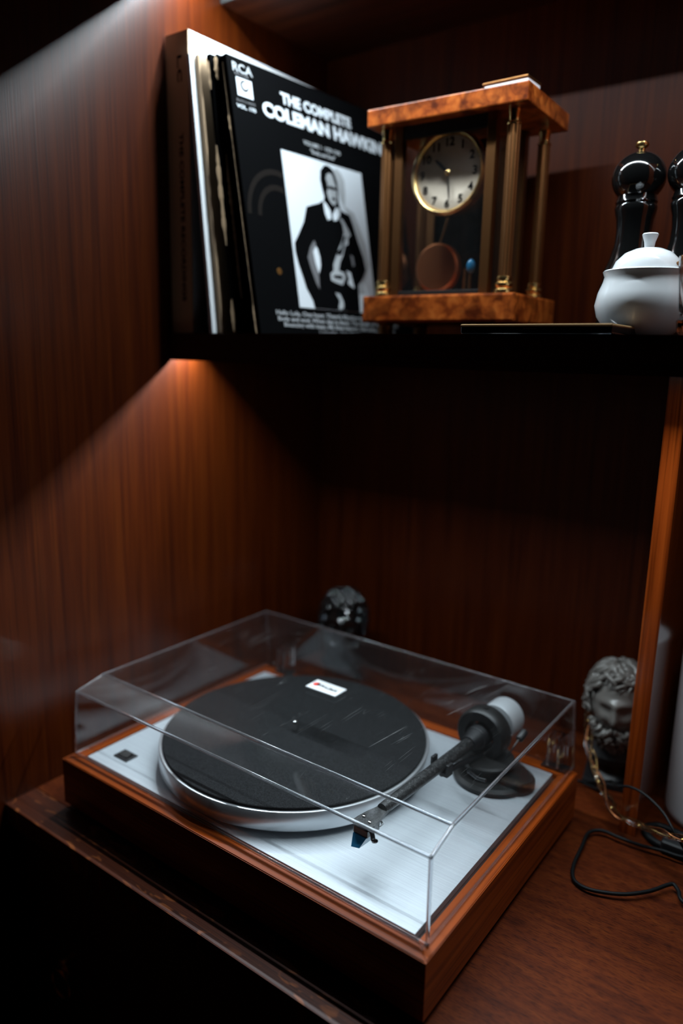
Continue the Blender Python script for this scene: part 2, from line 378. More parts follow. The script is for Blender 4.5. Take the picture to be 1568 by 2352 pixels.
PX, PY = .197, .165
pl = obj('platter', bm_lathe([(.0, .005), (.1395, .005), (.1475, .007), (.149, .009), (.149, .0265), (.1482, .0275), (.146, .0277), (.0, .0277)], 128), 'silver', tt, True, (PX, PY, PZ))
obj('sub_platter', bm_lathe([(.07, .0008), (.07, .005)], 64), 'black', tt, True, (PX, PY, PZ))
obj('mat', bm_lathe([(0, .0277), (.1445, .0277), (.1455, .0285), (.1455, .0302), (.1448, .0308), (0, .0308)], 128), 'felt', tt, True, (PX, PY, PZ))
obj('spindle', bm_lathe([(.0036, .0308), (.0036, .040), (.0025, .0425), (0, .0435)], 20), 'chrome', tt, True, (PX, PY, PZ))
sw = obj('power_switch', bm_box(.0410, .0633, .0368, .0528, PZ + .0008, PZ + .0022, .0005), 'black', tt)
k = bm_box(.0450, .0595, .0400, .0495, PZ + .0022, PZ + .0042, .0006)
for v in k.verts:
    if v.co.z > PZ + .003: v.co.z += (v.co.y - .0448) * .18
obj('rocker', k, 'blackgloss', sw)
# tonearm
AX, AY, AZ = .3765, .268, PZ + .046
HX, HY = .3655, .060
ta = thing('tonearm', '', ''); del ta['label']; del ta['category']; ta.parent = tt
adir = Vector((HX - AX, HY - AY, 0)).normalized(); aperp = Vector((-adir.y, adir.x, 0))   # aperp points +x
piv = Vector((AX, AY, AZ))
base = bm_lathe([(.0, 0), (.040, 0), (.0415, .0015), (.0415, .005), (.038, .008), (.0, .008)], 48)
xf(base, Matrix.Translation((.391, .262, PZ + .0008)))
t = bm_lathe([(.0, 0), (.019, 0), (.0205, .0015), (.0205, .010), (.018, .013), (0, .0135)], 32); xf(t, Matrix.Translation((.418, .262, PZ + .0008))); join(base, t)
t = bm_lathe([(.0, .008), (.022, .008), (.021, .018), (.030, .020), (.031, .0225), (.029, .0245), (0, .0245)], 40); xf(t, Matrix.Translation((.383, .262, PZ))); join(base, t)
obj('arm_base', base, 'blackmetal', ta, True)
g = bm_lathe([(.017, -.011), (.0262, -.011), (.0285, -.008), (.0285, .008), (.0262, .011), (.017, .011), (.015, .008), (.015, -.008), (.017, -.011)], 48, cap=False)
q = Vector((0, 0, 1)).rotation_difference(adir).to_matrix().to_4x4()
xf(g, Matrix.Translation(piv) @ q)
bm_cyl(piv - aperp * .027, piv - aperp * .010, .004, 12, bm=g); bm_cyl(piv + aperp * .010, piv + aperp * .027, .004, 12, bm=g)
bm_box(AX - .014, AX + .014, AY - .009, AY + .009, PZ + .022, AZ - .024, .001, g)
bm_cyl((AX, AY, AZ + .0275), (AX, AY, AZ + .0295), .0035, 12, bm=g)
obj('gimbal', g, 'blackmetal', ta, True)
hub = bm_cyl(piv + adir * .020, piv - adir * .016, .0125, 28, .0015); bm_cyl(piv + adir * .034, piv + adir * .018, .008, 24, bm=hub, r1=.0118)
obj('bearing_hub', hub, 'black', ta, True)
arm = bm_tube([piv + adir * .03, piv + adir * .06, piv + adir * .12, piv + adir * .17, piv + adir * .186], lambda s: .0068 - .0016 * s, 20, smooth=4)
obj('arm_tube', arm, 'carbon', ta, True)
cwp = piv - adir * .038
cw = bm_cyl(cwp + adir * .012, cwp - adir * .016, .0215, 48, .0015); bm_cyl(piv - adir * .012, cwp - adir * .02, .006, 20, bm=cw)
obj('counterweight', cw, 'weight', ta, True)
# arm rest clip, finger, cue lever
cp = piv + adir * .086
cb = bm_box(-.0095, .0095, -.0045, .0045, -.010, -.006, .0006)
bm_box(-.0105, -.0075, -.0045, .0045, -.009, .0065, .0006, cb); bm_box(.0075, .0105, -.0045, .0045, -.009, .0035, .0006, cb)
xf(cb, frame(cp, aperp, -adir)); bm_cyl((cp.x, cp.y, AZ - .0105), (AX + .003, AY - .012, AZ - .020), .0032, 12, bm=cb)
obj('arm_rest', cb, 'black', ta)
lv = bm_tube([(AX + .008, AY - .05, PZ + .026), (AX + .024, AY - .062, PZ + .030), (AX + .034, AY - .064, PZ + .032)], .0018, 8, smooth=4)
obj('cue_lever', lv, 'black', ta, True)
al = bm_tube([(.402, .262, PZ + .020), (.407, .285, PZ + .036), (.409, .297, PZ + .043)], .0009, 6); bm_cyl((.4078, .290, PZ + .0385), (.4095, .301, PZ + .0445), .0042, 14, .0006, al)
obj('antiskating_weight', al, 'black', ta, True)
# headshell: flat flared plate, cartridge below, finger lift beside
tip = piv + adir * .210
hs = bm_poly([(-.0045, .034), (-.0058, .022), (-.0082, .012), (-.0098, .002), (-.0100, -.006), (-.006, -.0082), (.004, -.0082), (.0085, -.006), (.0098, .000), (.0080, .010), (.0062, .020), (.0046, .034)], -.0014, .0016)
F = frame(tip + Vector((0, 0, -.001)), aperp, -adir)
xf(hs, F); obj('headshell', hs, 'carbon', ta)
for sx in (-.0062, .0028):
    s = bm_lathe([(0, .0016), (.0016, .0016), (.0016, .0026), (.0011, .003), (0, .003)], 14); s = xf(s, F @ Matrix.Translation((sx + .001, .004 if sx < 0 else .0005, 0)))
    obj('mounting_screw', s, 'chrome', ta, True)
ca = bm_box(-.0078, .0078, -.0075, .0105, -.0085, -.0016, .0007)
xf(ca, F); obj('cartridge', ca, 'blackgloss', ta)
st = bmesh.new(); vs = [st.verts.new(c) for c in ((-.0070, -.0085, -.0084), (.0070, -.0085, -.0084), (.0070, .006, -.0084), (-.0070, .006, -.0084), (-.0042, -.0145, -.0175), (.0036, -.0130, -.0165), (.0045, .003, -.0165), (-.0045, .003, -.0165))]
for f in ((0, 1, 2, 3), (7, 6, 5, 4), (0, 4, 5, 1), (1, 5, 6, 2), (2, 6, 7, 3), (3, 7, 4, 0)): st.faces.new([vs[i] for i in f])
bmesh.ops.recalc_face_normals(st, faces=st.faces[:])
for f in st.faces: f.material_index = 1 if f.normal.x > .4 or f.normal.y > .5 else 0
xf(st, F); obj('stylus_body', st, ['blue', 'bluegrey'], ta)
fl = bm_tube([F @ Vector(p) for p in ((.006, -.005, 0), (.012, -.007, -.0005), (.016, -.010, -.004), (.0185, -.011, -.0035), (.0205, -.0115, -.002))], lambda s: .0016 + .0006 * math.sin(PI * s), 8, smooth=4)
obj('finger_lift', fl, 'blackgloss', ta, True)
wr = None
for kx in range(4):
    wr = bm_tube([F @ Vector(p) for p in ((.004, .016, -.004), (.0085 + kx * .0008, .012, -.005 + kx * .001), (.007, .008, -.006))], .0004, 5, wr, smooth=4)
obj('cartridge_wires', wr, 'inkmid', ta, True)
# dust cover
lx0, lx1, ly0, ly1, h1, h2, yb, ex, ey0, ey1 = .0017, .4569, .0130, .3385, .0739, .0823, .0513, .0343, .0452, .12
dc = bmesh.new()
P8 = dict(a=(lx0, ly0, 0), b=(lx1, ly0, 0), c=(lx1, ly1, 0), d=(lx0, ly1, 0),
          e=(lx0 + ex * h1, ly0 + ey0 * h1, h1), f=(lx1 - ex * h1, ly0 + ey0 * h1, h1),
          g=(lx0 + ex * h2, yb, h2), h=(lx1 - ex * h2, yb, h2), i=(lx0 + ex * h2, ly1 - ey1 * h2, h2), j=(lx1 - ex * h2, ly1 - ey1 * h2, h2))
LP8 = {k: Vector(v) + Vector((0, 0, PZ + .0012)) for k, v in P8.items()}
V8 = {k: dc.verts.new(v) for k, v in LP8.items()}
for f in ('abfe', 'efhg', 'ghji', 'ijcd', 'bcjhf', 'daegi'): dc.faces.new([V8[c] for c in f])
bmesh.ops.recalc_face_normals(dc, faces=dc.faces[:])
bmesh.ops.bevel(dc, geom=[e for e in dc.edges if not e.is_boundary], offset=.0016, segments=3, affect='EDGES', profile=.5)
bmesh.ops.recalc_face_normals(dc, faces=dc.faces[:])
bmesh.ops.solidify(dc, geom=dc.faces[:], thickness=.003)
bmesh.ops.recalc_face_normals(dc, faces=dc.faces[:])
cover = obj('dust_cover', dc, 'acrylic', tt); cover['label'] = 'clear scratched acrylic dust cover'
cen = Vector(((lx0 + lx1) / 2, (ly0 + ly1) / 2, PZ + .03))
for e in ('ab', 'bc', 'ad', 'ef', 'gh', 'hj', 'gi', 'ij', 'bf', 'fh', 'ae', 'eg', 'cj', 'di'):
    p, q2 = LP8[e[0]], LP8[e[1]]; off = lambda v: v + (cen - v).normalized() * .0030
    r = .0016 if e in ('bf', 'fh', 'ef', 'gh', 'hj') else .0011
    obj('cover_edge', bm_cyl(off(p), off(q2), r, 10), 'edge', cover, True)
for hx in (.036, .430):
    h = bm_box(hx, hx + .004, ly1 - .022, ly1 - .006, PZ + .003, PZ + .040, .001); bm_box(hx + .011, hx + .015, ly1 - .022, ly1 - .006, PZ + .003, PZ + .040, .001, h)
    bm_box(hx - .003, hx + .018, ly1 - .0075, ly1 - .0045, PZ + .003, PZ + .040, .001, h)
    obj('hinge_pocket', h, 'glass', cover)
hingeb = [obj('hinge', bm_box(hx - .006, hx + .022, D - .012, D + .004, PZ, PZ + .0025, .0006), 'black', tt) for hx in (.036, .430)]
bdx, bdy = .2055, .171; BZ = LP8['g'].z
bd = obj('logo_badge', bm_box(bdx, bdx + .0404, bdy, bdy + .0218, BZ, BZ + .0011, .0004), 'badge', cover); bd['label'] = 'white badge with red dot and lettering'
text('badge_lettering', 'Pro·Ject', .0072, 'ink', cover, Matrix.Translation((bdx + .0125, bdy + .0085, BZ + .0012)), .00022, width=.0225)
dt = bm_lathe([(0, 0), (.0042, 0), (.0042, .0002), (0, .0002)], 24); xf(dt, Matrix.Translation((bdx + .0068, bdy + .0112, BZ + .0011)))
obj('badge_dot', dt, 'red', cover)
dt = bm_poly([(.0005, -.003), (.0046, -.0012), (.0046, .0022), (.0015, .0038)], 0, .0001); xf(dt, Matrix.Translation((bdx + .0068, bdy + .0112, BZ + .0013)))
obj('badge_dot_black', dt, 'ink', cover)  # black polygon laid over the red dot

# ---------------------------------------------------------------- records on the shelf
def leaning(x, y, phi, lean):
    Dv = Vector((math.sin(phi), math.cos(phi), 0)); Nn = Vector((-math.cos(phi), math.sin(phi), 0))
    Up = Vector((0, 0, 1)) * math.cos(lean) + Nn * math.sin(lean)
    return frame((x, y, ZS), Dv, Up)            # local x = depth, y = up, z = D x Up -> towards the right
S = .3071
LPX, LPY, LPP, LPL = .0922, .2226, .0811, .187
mt_lp = leaning(LPX, LPY, LPP, LPL)
def sleeve(name, label, x, y, phi, lean, th, mats, seed, jag=(), group='record sleeves beside the big box', parts=True, size=S):
    t = thing(name, label, 'record', (x, y, ZS), 0, group)
    t.matrix_world = leaning(x, y, phi, lean); mm = Matrix.Identity(4)
    cov = bmesh.new()
    # two thin cover boards joined at the spine (towards the room) and an inner sleeve between
    bm_box(0, size, 0, size, -th, -th * .62, .0003, cov); bm_box(0, size, 0, size, -th * .38, 0, .0003, cov)
    bm_box(0, .0012, 0, size, -th * .7, -th * .3, 0, cov); bm_box(0, size, 0, .001, -th * .7, -th * .3, 0, cov)
    xf(cov, mm); c = obj('cover', cov, mats[0], t)
    inn = bm_box(.002, size - .002, .0012, size + .0006, -th * .60, -th * .40); xf(inn, mm); obj('inner_sleeve', inn, mats[1], t)
    rnd = random.Random(seed)
    if mats[2]:
        for (a, b, wd) in jag:
            e = bmesh.new(); n = max(4, int((b - a) / .0035)); L = []; Rr = []
            for i in range(n + 1):
                v = a + (b - a) * i / n; hw = wd * (.35 + .65 * rnd.random()) * min(1, 4 * min(i, n - i) / n + .15)
                L.append((-.0010 - 1.5 * hw, v, -th * .5 - hw)); Rr.append((-.0006, v, -th * .5 + hw * 1.3))
            pts = L + Rr[::-1]; vs = [e.verts.new(p) for p in pts]; vb = [e.verts.new((p[0] + .0012, p[1], p[2])) for p in pts]; k = len(pts)
            for i in range(n):
                e.faces.new((vs[i], vs[i + 1], vs[k - 2 - i], vs[k - 1 - i]))
            for i in range(k): e.faces.new((vs[i], vs[(i + 1) % k], vb[(i + 1) % k], vb[i]))
            bmesh.ops.recalc_face_normals(e, faces=e.faces[:]); xf(e, mm); obj('worn_spine', e, mats[2], t)
    return t
sleeve('record_sleeve', 'record sleeve with pale blue worn spine touching the big box', .0150, .2200, .02, .098, .0045, ('ink', 'inkmid', 'inkmid'), 1, ((.16, .305, .0011), (.10, .14, .0008), (.0, .02, .0010)))
sleeve('record_sleeve', 'bright white record sleeve, second from the big box', .0262, .2110, .03, .108, .0050, ('paper', 'paper', None), 2)
sleeve('record_sleeve', 'cream record sleeve right after the bright white one', .0352, .2180, .03, .116, .0050, ('cream', 'cream', None), 3)
sleeve('record_sleeve', 'dark record sleeve whose spine is torn along the middle', .0560, .2215, .04, .136, .0060, ('ink', 'inkmid', 'cream'), 4, ((.10, .21, .0017), (.0, .04, .0015), (.27, .30, .0010)))
sleeve('record_sleeve', 'thin brown-black record sleeve behind the saxophone record', .0690, .2240, .06, .153, .0045, ('ink', 'cream', 'cream'), 5, ((.04, .20, .0009), (.28, .305, .002)))
lp = sleeve('record_sleeve', 'black record sleeve with saxophone player photo, front of the leaning row', LPX, LPY, LPP, LPL, .0125, ('ink', 'cream', 'cream'), 6, ((.0, .035, .0008), (.03, .30, .00025), (.225, .245, .0010)))
mm_lp = Matrix.Identity(4)
def print_poly(name, pts, mat, lvl):
    b = bm_poly(pts, .0001 * lvl, .0001 * lvl + .0001); bmesh.ops.triangulate(b, faces=b.faces[:]); xf(b, mm_lp); return obj(name, b, mat, lp)
def lptext(body, u, v, h, width, mat='inkwhite', bold=.0006, name='print_text'):
    return text(name, body, h, mat, lp, mm_lp @ Matrix.Translation((u, v, .0003)), bold * h / .02, width=width)
print_poly('photo_print', [(.0692, .0338), (.2178, .0338), (.2178, .2188), (.0692, .2188)], 'inkwhite', 1)
FIG = {'shadow': ('inkmid', 2, [(0.1597, 0.2122), (0.1688, 0.215), (0.1758, 0.2102), (0.1806, 0.2018), (0.1796, 0.184), (0.1759, 0.1689), (0.1928, 0.1632), (0.1988, 0.1514), (0.2045, 0.1374), (0.2105, 0.1242), (0.2139, 0.0977), (0.1963, 0.0693), (0.1976, 0.0587), (0.1822, 0.0576), (0.1881, 0.1478), (0.1693, 0.1761)]),
'suit_figure': ('ink', 4, [(0.144, 0.2147), (0.1518, 0.2157), (0.1583, 0.213), (0.1625, 0.2067), (0.1656, 0.198), (0.1656, 0.1858), (0.1644, 0.1712), (0.1666, 0.1623), (0.1837, 0.1587), (0.1881, 0.1478), (0.1942, 0.1275), (0.202, 0.1072), (0.2047, 0.0904), (0.1943, 0.0766), (0.1854, 0.0695), (0.1827, 0.0342), (0.1508, 0.0342), (0.0955, 0.0342), (0.0936, 0.0432), (0.0892, 0.0508), (0.0847, 0.0573), (0.0813, 0.0697), (0.0758, 0.0857), (0.0729, 0.0999), (0.0735, 0.1106), (0.0827, 0.1224), (0.0942, 0.1385), (0.1021, 0.1573), (0.1129, 0.161), (0.1255, 0.165), (0.1356, 0.1706), (0.1379, 0.175), (0.1352, 0.1845), (0.1335, 0.1952), (0.1357, 0.2066)]),
'face_print': ('inkmid', 6, [(0.1465, 0.2041), (0.1511, 0.2068), (0.1568, 0.2056), (0.1589, 0.1999), (0.1613, 0.1934), (0.1621, 0.1853), (0.1619, 0.1761), (0.1585, 0.1692), (0.1532, 0.1664), (0.1486, 0.1695), (0.1451, 0.175), (0.1433, 0.1818), (0.1462, 0.1865), (0.1462, 0.1924), (0.1440, 0.1987)]),
'eyes_print': ('ink', 8, [(.1462, .1895), (.152, .1905), (.158, .1900), (.1617, .1890), (.1612, .1862), (.156, .1868), (.1545, .185), (.153, .187), (.1466, .1862)]),
'mouth_print': ('ink', 8, [(.151, .1758), (.155, .1770), (.1592, .1757), (.1585, .1738), (.155, .1732), (.1515, .1740)]),
'collar_print': ('inkwhite', 6, [(0.134, 0.1703), (0.1407, 0.1654), (0.1462, 0.1582), (0.146, 0.149), (0.1386, 0.1464), (0.1348, 0.1544)]),
'shirt_print': ('inkwhite', 6, [(0.1577, 0.165), (0.1638, 0.1639), (0.1648, 0.1569), (0.156, 0.1484), (0.1503, 0.1471), (0.1494, 0.1546)]),
'arm_gap_print': ('inkwhite', 6, [(0.1101, 0.1111), (0.1131, 0.1075), (0.1157, 0.0978), (0.1153, 0.0878), (0.1104, 0.0773), (0.1061, 0.0898), (0.1043, 0.1035)]),
'jacket_lining_print': ('inkgrey', 5, [(0.1084, 0.1178), (0.1112, 0.1132), (0.105, 0.1036), (0.1078, 0.087), (0.1096, 0.0732), (0.1082, 0.0581), (0.1035, 0.0648), (0.0976, 0.0801), (0.0933, 0.0954), (0.1002, 0.1089)]),
'saxophone_print': ('inkmid', 6, [(0.1603, 0.1542), (0.1691, 0.1503), (0.1768, 0.14), (0.1812, 0.1333), (0.1745, 0.1282), (0.1739, 0.1209), (0.1669, 0.1179), (0.1603, 0.1047), (0.154, 0.0968), (0.1486, 0.085), (0.1593, 0.0829), (0.1613, 0.0769), (0.153, 0.0668), (0.1408, 0.0689), (0.1319, 0.0712), (0.1319, 0.0793), (0.139, 0.0841), (0.1396, 0.0913), (0.1474, 0.1033), (0.154, 0.1133), (0.1623, 0.1236), (0.1677, 0.1346), (0.1664, 0.1448)]),
'saxophone_keys_print': ('ink', 8, [(.150, .104), (.158, .106), (.165, .119), (.171, .131), (.166, .130), (.158, .114), (.149, .108)]),
'bell_keys_print': ('ink', 8, [(.137, .078), (.151, .079), (.156, .076), (.150, .074), (.138, .0745)]),
'cuff_print': ('inkwhite', 6, [(0.164, 0.0865), (0.1717, 0.0841), (0.174, 0.0748), (0.1761, 0.0645), (0.1698, 0.0661), (0.164, 0.0698), (0.1677, 0.0764)]),
'hand_print': ('inkgrey', 6, [(0.1754, 0.1075), (0.1808, 0.106), (0.1819, 0.0945), (0.1774, 0.0925), (0.1764, 0.1002)]),
'bell_print': ('inkmid', 6, [(0.1368, 0.0563), (0.1459, 0.0549), (0.1512, 0.0449), (0.1506, 0.0377), (0.1417, 0.0345), (0.1403, 0.0381), (0.1443, 0.0466)])}
for nm, (mat_, lvl, pts) in FIG.items(): print_poly(nm, pts, mat_, lvl)
lptext('RCA', .0062, .2915, .0135, .030, 'inkmid', .0004)
lptext('VICTOR', .0085, .2872, .0045, .022, 'inkgrey', .0001)
print_poly('logo_square', [(.0105, .2655), (.0340, .2655), (.0340, .2855), (.0105, .2855)], 'inkwhite', 1)
def circ(u, v, r, n=24): return [(u + r * math.cos(2 * PI * i / n), v + r * math.sin(2 * PI * i / n)) for i in range(n)]
print_poly('logo_ring', circ(.0222, .2775, .0062), 'ink', 3); print_poly('logo_disc', circ(.0226, .2778, .0040), 'inkwhite', 5)
lptext('BLACK & WHITE', .0075, .2585, .0042, .028, 'inkgrey', .0001)
lptext('VOL. 170', .0068, .2515, .0058, .029, 'inkwhite', .0004)
lptext('THE COMPLETE', .0800, .2745, .0175, .128, 'inkwhite', .0008)
lptext('COLEMAN HAWKINS', .0470, .2530, .0215, .235, 'inkwhite', .0010)
lptext('VOLUME 1 · 1929-1940', .1110, .2335, .0070, .068, 'inkmid', .0003)
lptext('"Body and Soul"', .1215, .2250, .0070, .046, 'inkmid', .0003)
lptext('Hello Lola, One hour, There\'s Rhythm In My Fingers, Star Dust', .0275, .0235, .0072, .245, 'inkmid', .0004)
lptext('Body and soul, When day is done, The Sheik of Araby, Dinah', .0295, .0165, .0072, .232, 'inkmid', .0004)
lptext('Bouncing with bean, My blue heaven, Get away, California', .0385, .0098, .0072, .215, 'inkmid', .0004)
lptext('Chicago, The Meet', .0980, .0035, .0068, .080, 'inkgrey', .0003)
for rr in (.052, .036):
    arc = [((.055 - math.cos(a) * rr), (.135 + math.sin(a) * rr * 1.1)) for a in [PI * .0 + i * PI / 14 * .9 for i in range(15)]]
    arc2 = [((.055 - math.cos(a) * (rr - .006)), (.135 + math.sin(a) * (rr - .006) * 1.1)) for a in [i * PI / 14 * .9 for i in range(15)]]
    print_poly('horn_print', [p for p in (arc + arc2[::-1]) if p[0] < .0690], 'inkfaint', 1)
g = print_poly('gold_emblem', circ(.0418, .0741, .0042, 10), 'gold', 1)
# big box against the wall
bx = thing('record_box', 'tall white-sided record box with dim tan spine standing against the left wall', 'box', (-.0575, .2222, ZS))
BW, BH, BD = .0378, .336, .300
obj('case', bm_box(0, BW, .0015, BD, 0, BH, .001), 'paper', bx)
obj('spine', bm_box(0, BW, 0, .0015, 0, BH, .0003), 'cream', bx)
text('spine_lettering', 'THE COMPLETE RECORDINGS', .009, 'ink', bx, frame((BW * .55, -.0002, BH * .68), (0, 0, -1), (1, 0, 0)), .0002, width=.19)
text('spine_number', 'L.C', .010, 'ink', bx, frame((BW * .52, -.0002, BH * .93), (0, 0, -1), (1, 0, 0)), .0002, width=.028)

# ---------------------------------------------------------------- clock
ck = thing('mantel_clock', 'four-column mantel clock with orange marble slabs and glass case', 'clock', (.1479, .3425, ZS), .0354)
CW, CD = .1934, .1287; zb0 = .018; tb = .0302; H = .2183 ; tk = .0188
obj('base_slab', bm_box(0, CW, 0, CD, zb0, zb0 + tb, .0025), 'marble', ck)
obj('top_slab', bm_box(0, CW, 0, CD, zb0 + H, zb0 + H + tk, .0015), 'marble', ck)
for a in (.022, CW - .022):
    for b in (.02, CD - .02): obj('foot', bm_lathe([(.011, 0), (.012, .002), (.009, .006), (.009, .015), (.012, zb0)], 20), 'brass', ck, True, (a, b, 0))
def column(a, b):
    z0, z1 = zb0 + tb, zb0 + H
    c = bmesh.new(); n = 32; rings = []
    for z in (z0 + .018, z1 - .016):
        rings.append([c.verts.new(((.0072 - (.0007 if i % 4 >= 2 else 0)) * math.cos(2 * PI * i / n), (.0072 - (.0007 if i % 4 >= 2 else 0)) * math.sin(2 * PI * i / n), z)) for i in range(n)])
    for i in range(n): c.faces.new((rings[0][i], rings[0][(i + 1) % n], rings[1][(i + 1) % n], rings[1][i]))
    sh = obj('column', c, 'brass', ck, False, (a, b, 0))
    cap = bm_lathe([(.0105, z0), (.0105, z0 + .004), (.0085, z0 + .006), (.0098, z0 + .0085), (.0098, z0 + .011), (.0076, z0 + .013), (.0084, z0 + .016), (.0078, z0 + .0185)], 28)
    obj('column_base', cap, 'gold', sh, True)
    obj('capital', bm_lathe([(.0074, z1 - .0165), (.0080, z1 - .015), (.0062, z1 - .013), (.0062, z1 - .006), (.0072, z1 - .004), (.0072, z1)], 28), 'gold', sh, True)
for a in (.0175, CW - .0205):
    for b in (.0185, CD - .0185): column(a, b)
ca0, ca1, cb0, cb1 = .0285, .1540, .016, .112; pz0, pz1 = zb0 + tb, zb0 + H
for a, b in ((ca0, cb0), (ca1 - .0105, cb0), (ca0, cb1 - .0105), (ca1 - .0105, cb1 - .0105)):
    obj('case_post', bm_box(a, a + .0105, b, b + .0105, pz0, pz1, .0006), 'brass', ck)
for b in (cb0, cb1 - .008):
    obj('case_rail', bm_box(ca0 + .0105, ca1 - .0105, b + .001, b + .007, pz1 - .014, pz1, .0006), 'blackmetal', ck)
    obj('case_rail', bm_box(ca0 + .0105, ca1 - .0105, b + .001, b + .007, pz0, pz0 + .006, .0006), 'blackmetal', ck)
obj('front_pane', bm_box(ca0 + .0106, ca1 - .0106, cb0 + .003, cb0 + .005, pz0 + .006, pz1 - .014), 'pane', ck)
for a in (ca0 + .003, ca1 - .005): obj('side_pane', bm_box(a, a + .002, cb0 + .0106, cb1 - .0106, pz0, pz1), 'pane', ck)
obj('back_pane', bm_box(ca0 + .0106, ca1 - .0106, cb1 - .006, cb1 - .004, pz0 + .006, pz1 - .014), 'blackgloss', ck)
dcx, dcz, dcb = .0925, .183 + .0005, .030
RX = Matrix.Rotation(PI / 2, 4, 'X')
def dialm(a, b, z): return Matrix.Translation((a, b, z)) @ RX      # local xy -> (x, z), local z -> -y
bez = bm_lathe([(.0395, .001), (.0405, .0045), (.0430, .0062), (.0458, .0035), (.0465, -.006), (.0415, -.008), (.0395, .001)], 72, cap=False)
xf(bez, dialm(dcx, dcb, dcz)); bezo = obj('bezel', bez, 'gold', ck, True)
dial = bm_lathe([(0, 0), (.027, 0), (.0275, .0003), (.0405, .0009), (.0405, -.003), (0, -.003)], 72); xf(dial, dialm(dcx, dcb, dcz))
M['dial'] = plain('silvered_dial', (.60, .49, .38), .42, .35)
dio = obj('dial', dial, 'dial', ck, True)
for h in range(1, 13):
    a = PI / 2 - h * PI / 6
    text('numeral', str(h), .0125, 'ink', dio, dialm(dcx + .0330 * math.cos(a), dcb - .0009, dcz + .0330 * math.sin(a) - .0043), .0003, 'CENTER', .0001)
def hand(name, ang, L, w0):
    b = bm_poly([(-w0 * .5, -.004), (w0 * .5, -.004), (w0, L * .6), (w0 * .6, L), (-w0 * .6, L), (-w0, L * .6)], .002, .0026)
    xf(b, dialm(dcx, dcb, dcz) @ Matrix.Rotation(-ang, 4, 'Z')); obj(name, b, 'ink', ck)
hand('hour_hand', 2 * PI * (10.42 / 12), .0215, .0019); hand('minute_hand', 2 * PI * (29 / 60), .0290, .0010)
hubk = bm_lathe([(.0034, 0), (.0034, .003), (.002, .0046), (0, .005)], 20); xf(hubk, dialm(dcx, dcb - .001, dcz)); obj('hand_hub', hubk, 'gold', ck, True)
mv = bm_lathe([(.044, -.008), (.044, -.012), (.038, -.012), (.038, -.045), (0, -.045)], 48, cap=False); xf(mv, dialm(dcx, dcb, dcz)); obj('movement_drum', mv, 'gold', ck, True)
obj('suspension_bar', bm_box(dcx - .04, dcx + .046, .052, .056, dcz - .012, dcz + .012, .001), 'gold', ck)
pd = bm_lathe([(0, .006), (.026, .006), (.0285, .0035), (.0285, -.006), (0, -.006)], 48); xf(pd, dialm(.068, .062, pz0 + .036)); pdo = obj('pendulum_bob', pd, 'copper', ck, True)
obj('pendulum_rod', bm_cyl((.068, .062, pz0 + .06), (dcx, .062, dcz), .0012, 8), 'brass', ck)
for (a, b, z) in ((.100, .07, pz0 + .035), (.112, .06, pz0 + .045), (.118, .08, pz0 + .028)):
    obj('gear_post', bm_cyl((a, b, pz0), (a, b, z), .0016, 10), 'gold', ck, True)
bb = bmesh.new(); bmesh.ops.create_uvsphere(bb, u_segments=16, v_segments=10, radius=.0065); xf(bb, Matrix.Translation((.120, .044, pz0 + .034)) @ Matrix.Diagonal((.8, .7, 1.25, 1)))  # made-up blue oval and stem imitating a reflection inside the clock
obj('blue_reflection', bb, 'blue', ck, True); obj('reflection_stem', bm_cyl((.120, .044, pz0), (.120, .044, pz0 + .030), .0012, 8), 'brass', ck)

# little case on the clock
lt = thing('card_case', 'small brown-topped silver case lying on top of the clock', 'case', (.2795, .3725, ZS + zb0 + H + tk), -.02)
obj('lower_tray', bm_box(.003, .047, .004, .030, 0, .0042, .0006), 'blackmetal', lt)
obj('body', bm_box(0, .050, .001, .033, .0042, .0108, .001), 'white', lt)
obj('lid', bm_box(-.002, .0505, 0, .034, .0108, .0135, .0008), 'brass', lt)

# ---------------------------------------------------------------- tablet, pot, mills
tb_ = thing('tablet', 'thin black tablet with bright metal rim overhanging the shelf edge', 'tablet', (.3545, .2055, ZS))
obj('body', bm_box(0, .137, 0, .185, 0, .0081, .0016, seg=3), 'blackgloss', tb_)
obj('rim', bm_box(-.0003, .1373, -.0005, .1853, .0062, .0086, .0011), 'rim', tb_)
obj('screen', bm_box(.003, .134, .004, .181, .0084, .0087), 'blackgloss', tb_)
obj('charging_port', bm_box(.061, .073, -.0003, .001, .0040, .0058, .0005), 'gold', tb_)
for k_ in range(8): obj('speaker_hole', bm_cyl((.088 + k_ * .0035, .0008, .0042), (.088 + k_ * .0035, -.0002, .0042), .0005, 8), 'brass', tb_)

pot = thing('sugar_bowl', 'white porcelain lidded sugar bowl with round knob', 'bowl', (.4885, .300, ZS))
obj('body', bm_lathe([(0, .0015), (.022, 0), (.0245, .001), (.033, .008), (.0400, .018), (.0425, .028), (.0405, .039), (.0370, .048), (.0358, .053), (.0375, .0575), (.0365, .0585), (.034, .056), (0, .054)], 64), 'ceramic', pot, True)
obj('lid', bm_lathe([(.0305, .0560), (.0308, .0585), (.0275, .0665), (.0205, .0735), (.0120, .0772), (.0045, .0785), (0, .0787)], 64), 'ceramic', pot, True)
obj('knob', bm_lathe([(.0042, .0780), (.0048, .0830), (.0066, .0880), (.0070, .0895), (.0062, .0905), (0, .0900)], 32), 'ceramic', pot, True)
sp = bm_tube([(.512, .292, ZS + .0605), (.525, .288, ZS + .066), (.545, .283, ZS + .0725), (.575, .276, ZS + .078)], lambda s: .0016 + .0014 * s, 10, smooth=6)
tag(obj('spoon', sp, 'brass', None, True), 'brown spoon handle sticking out of the sugar bowl', 'spoon')

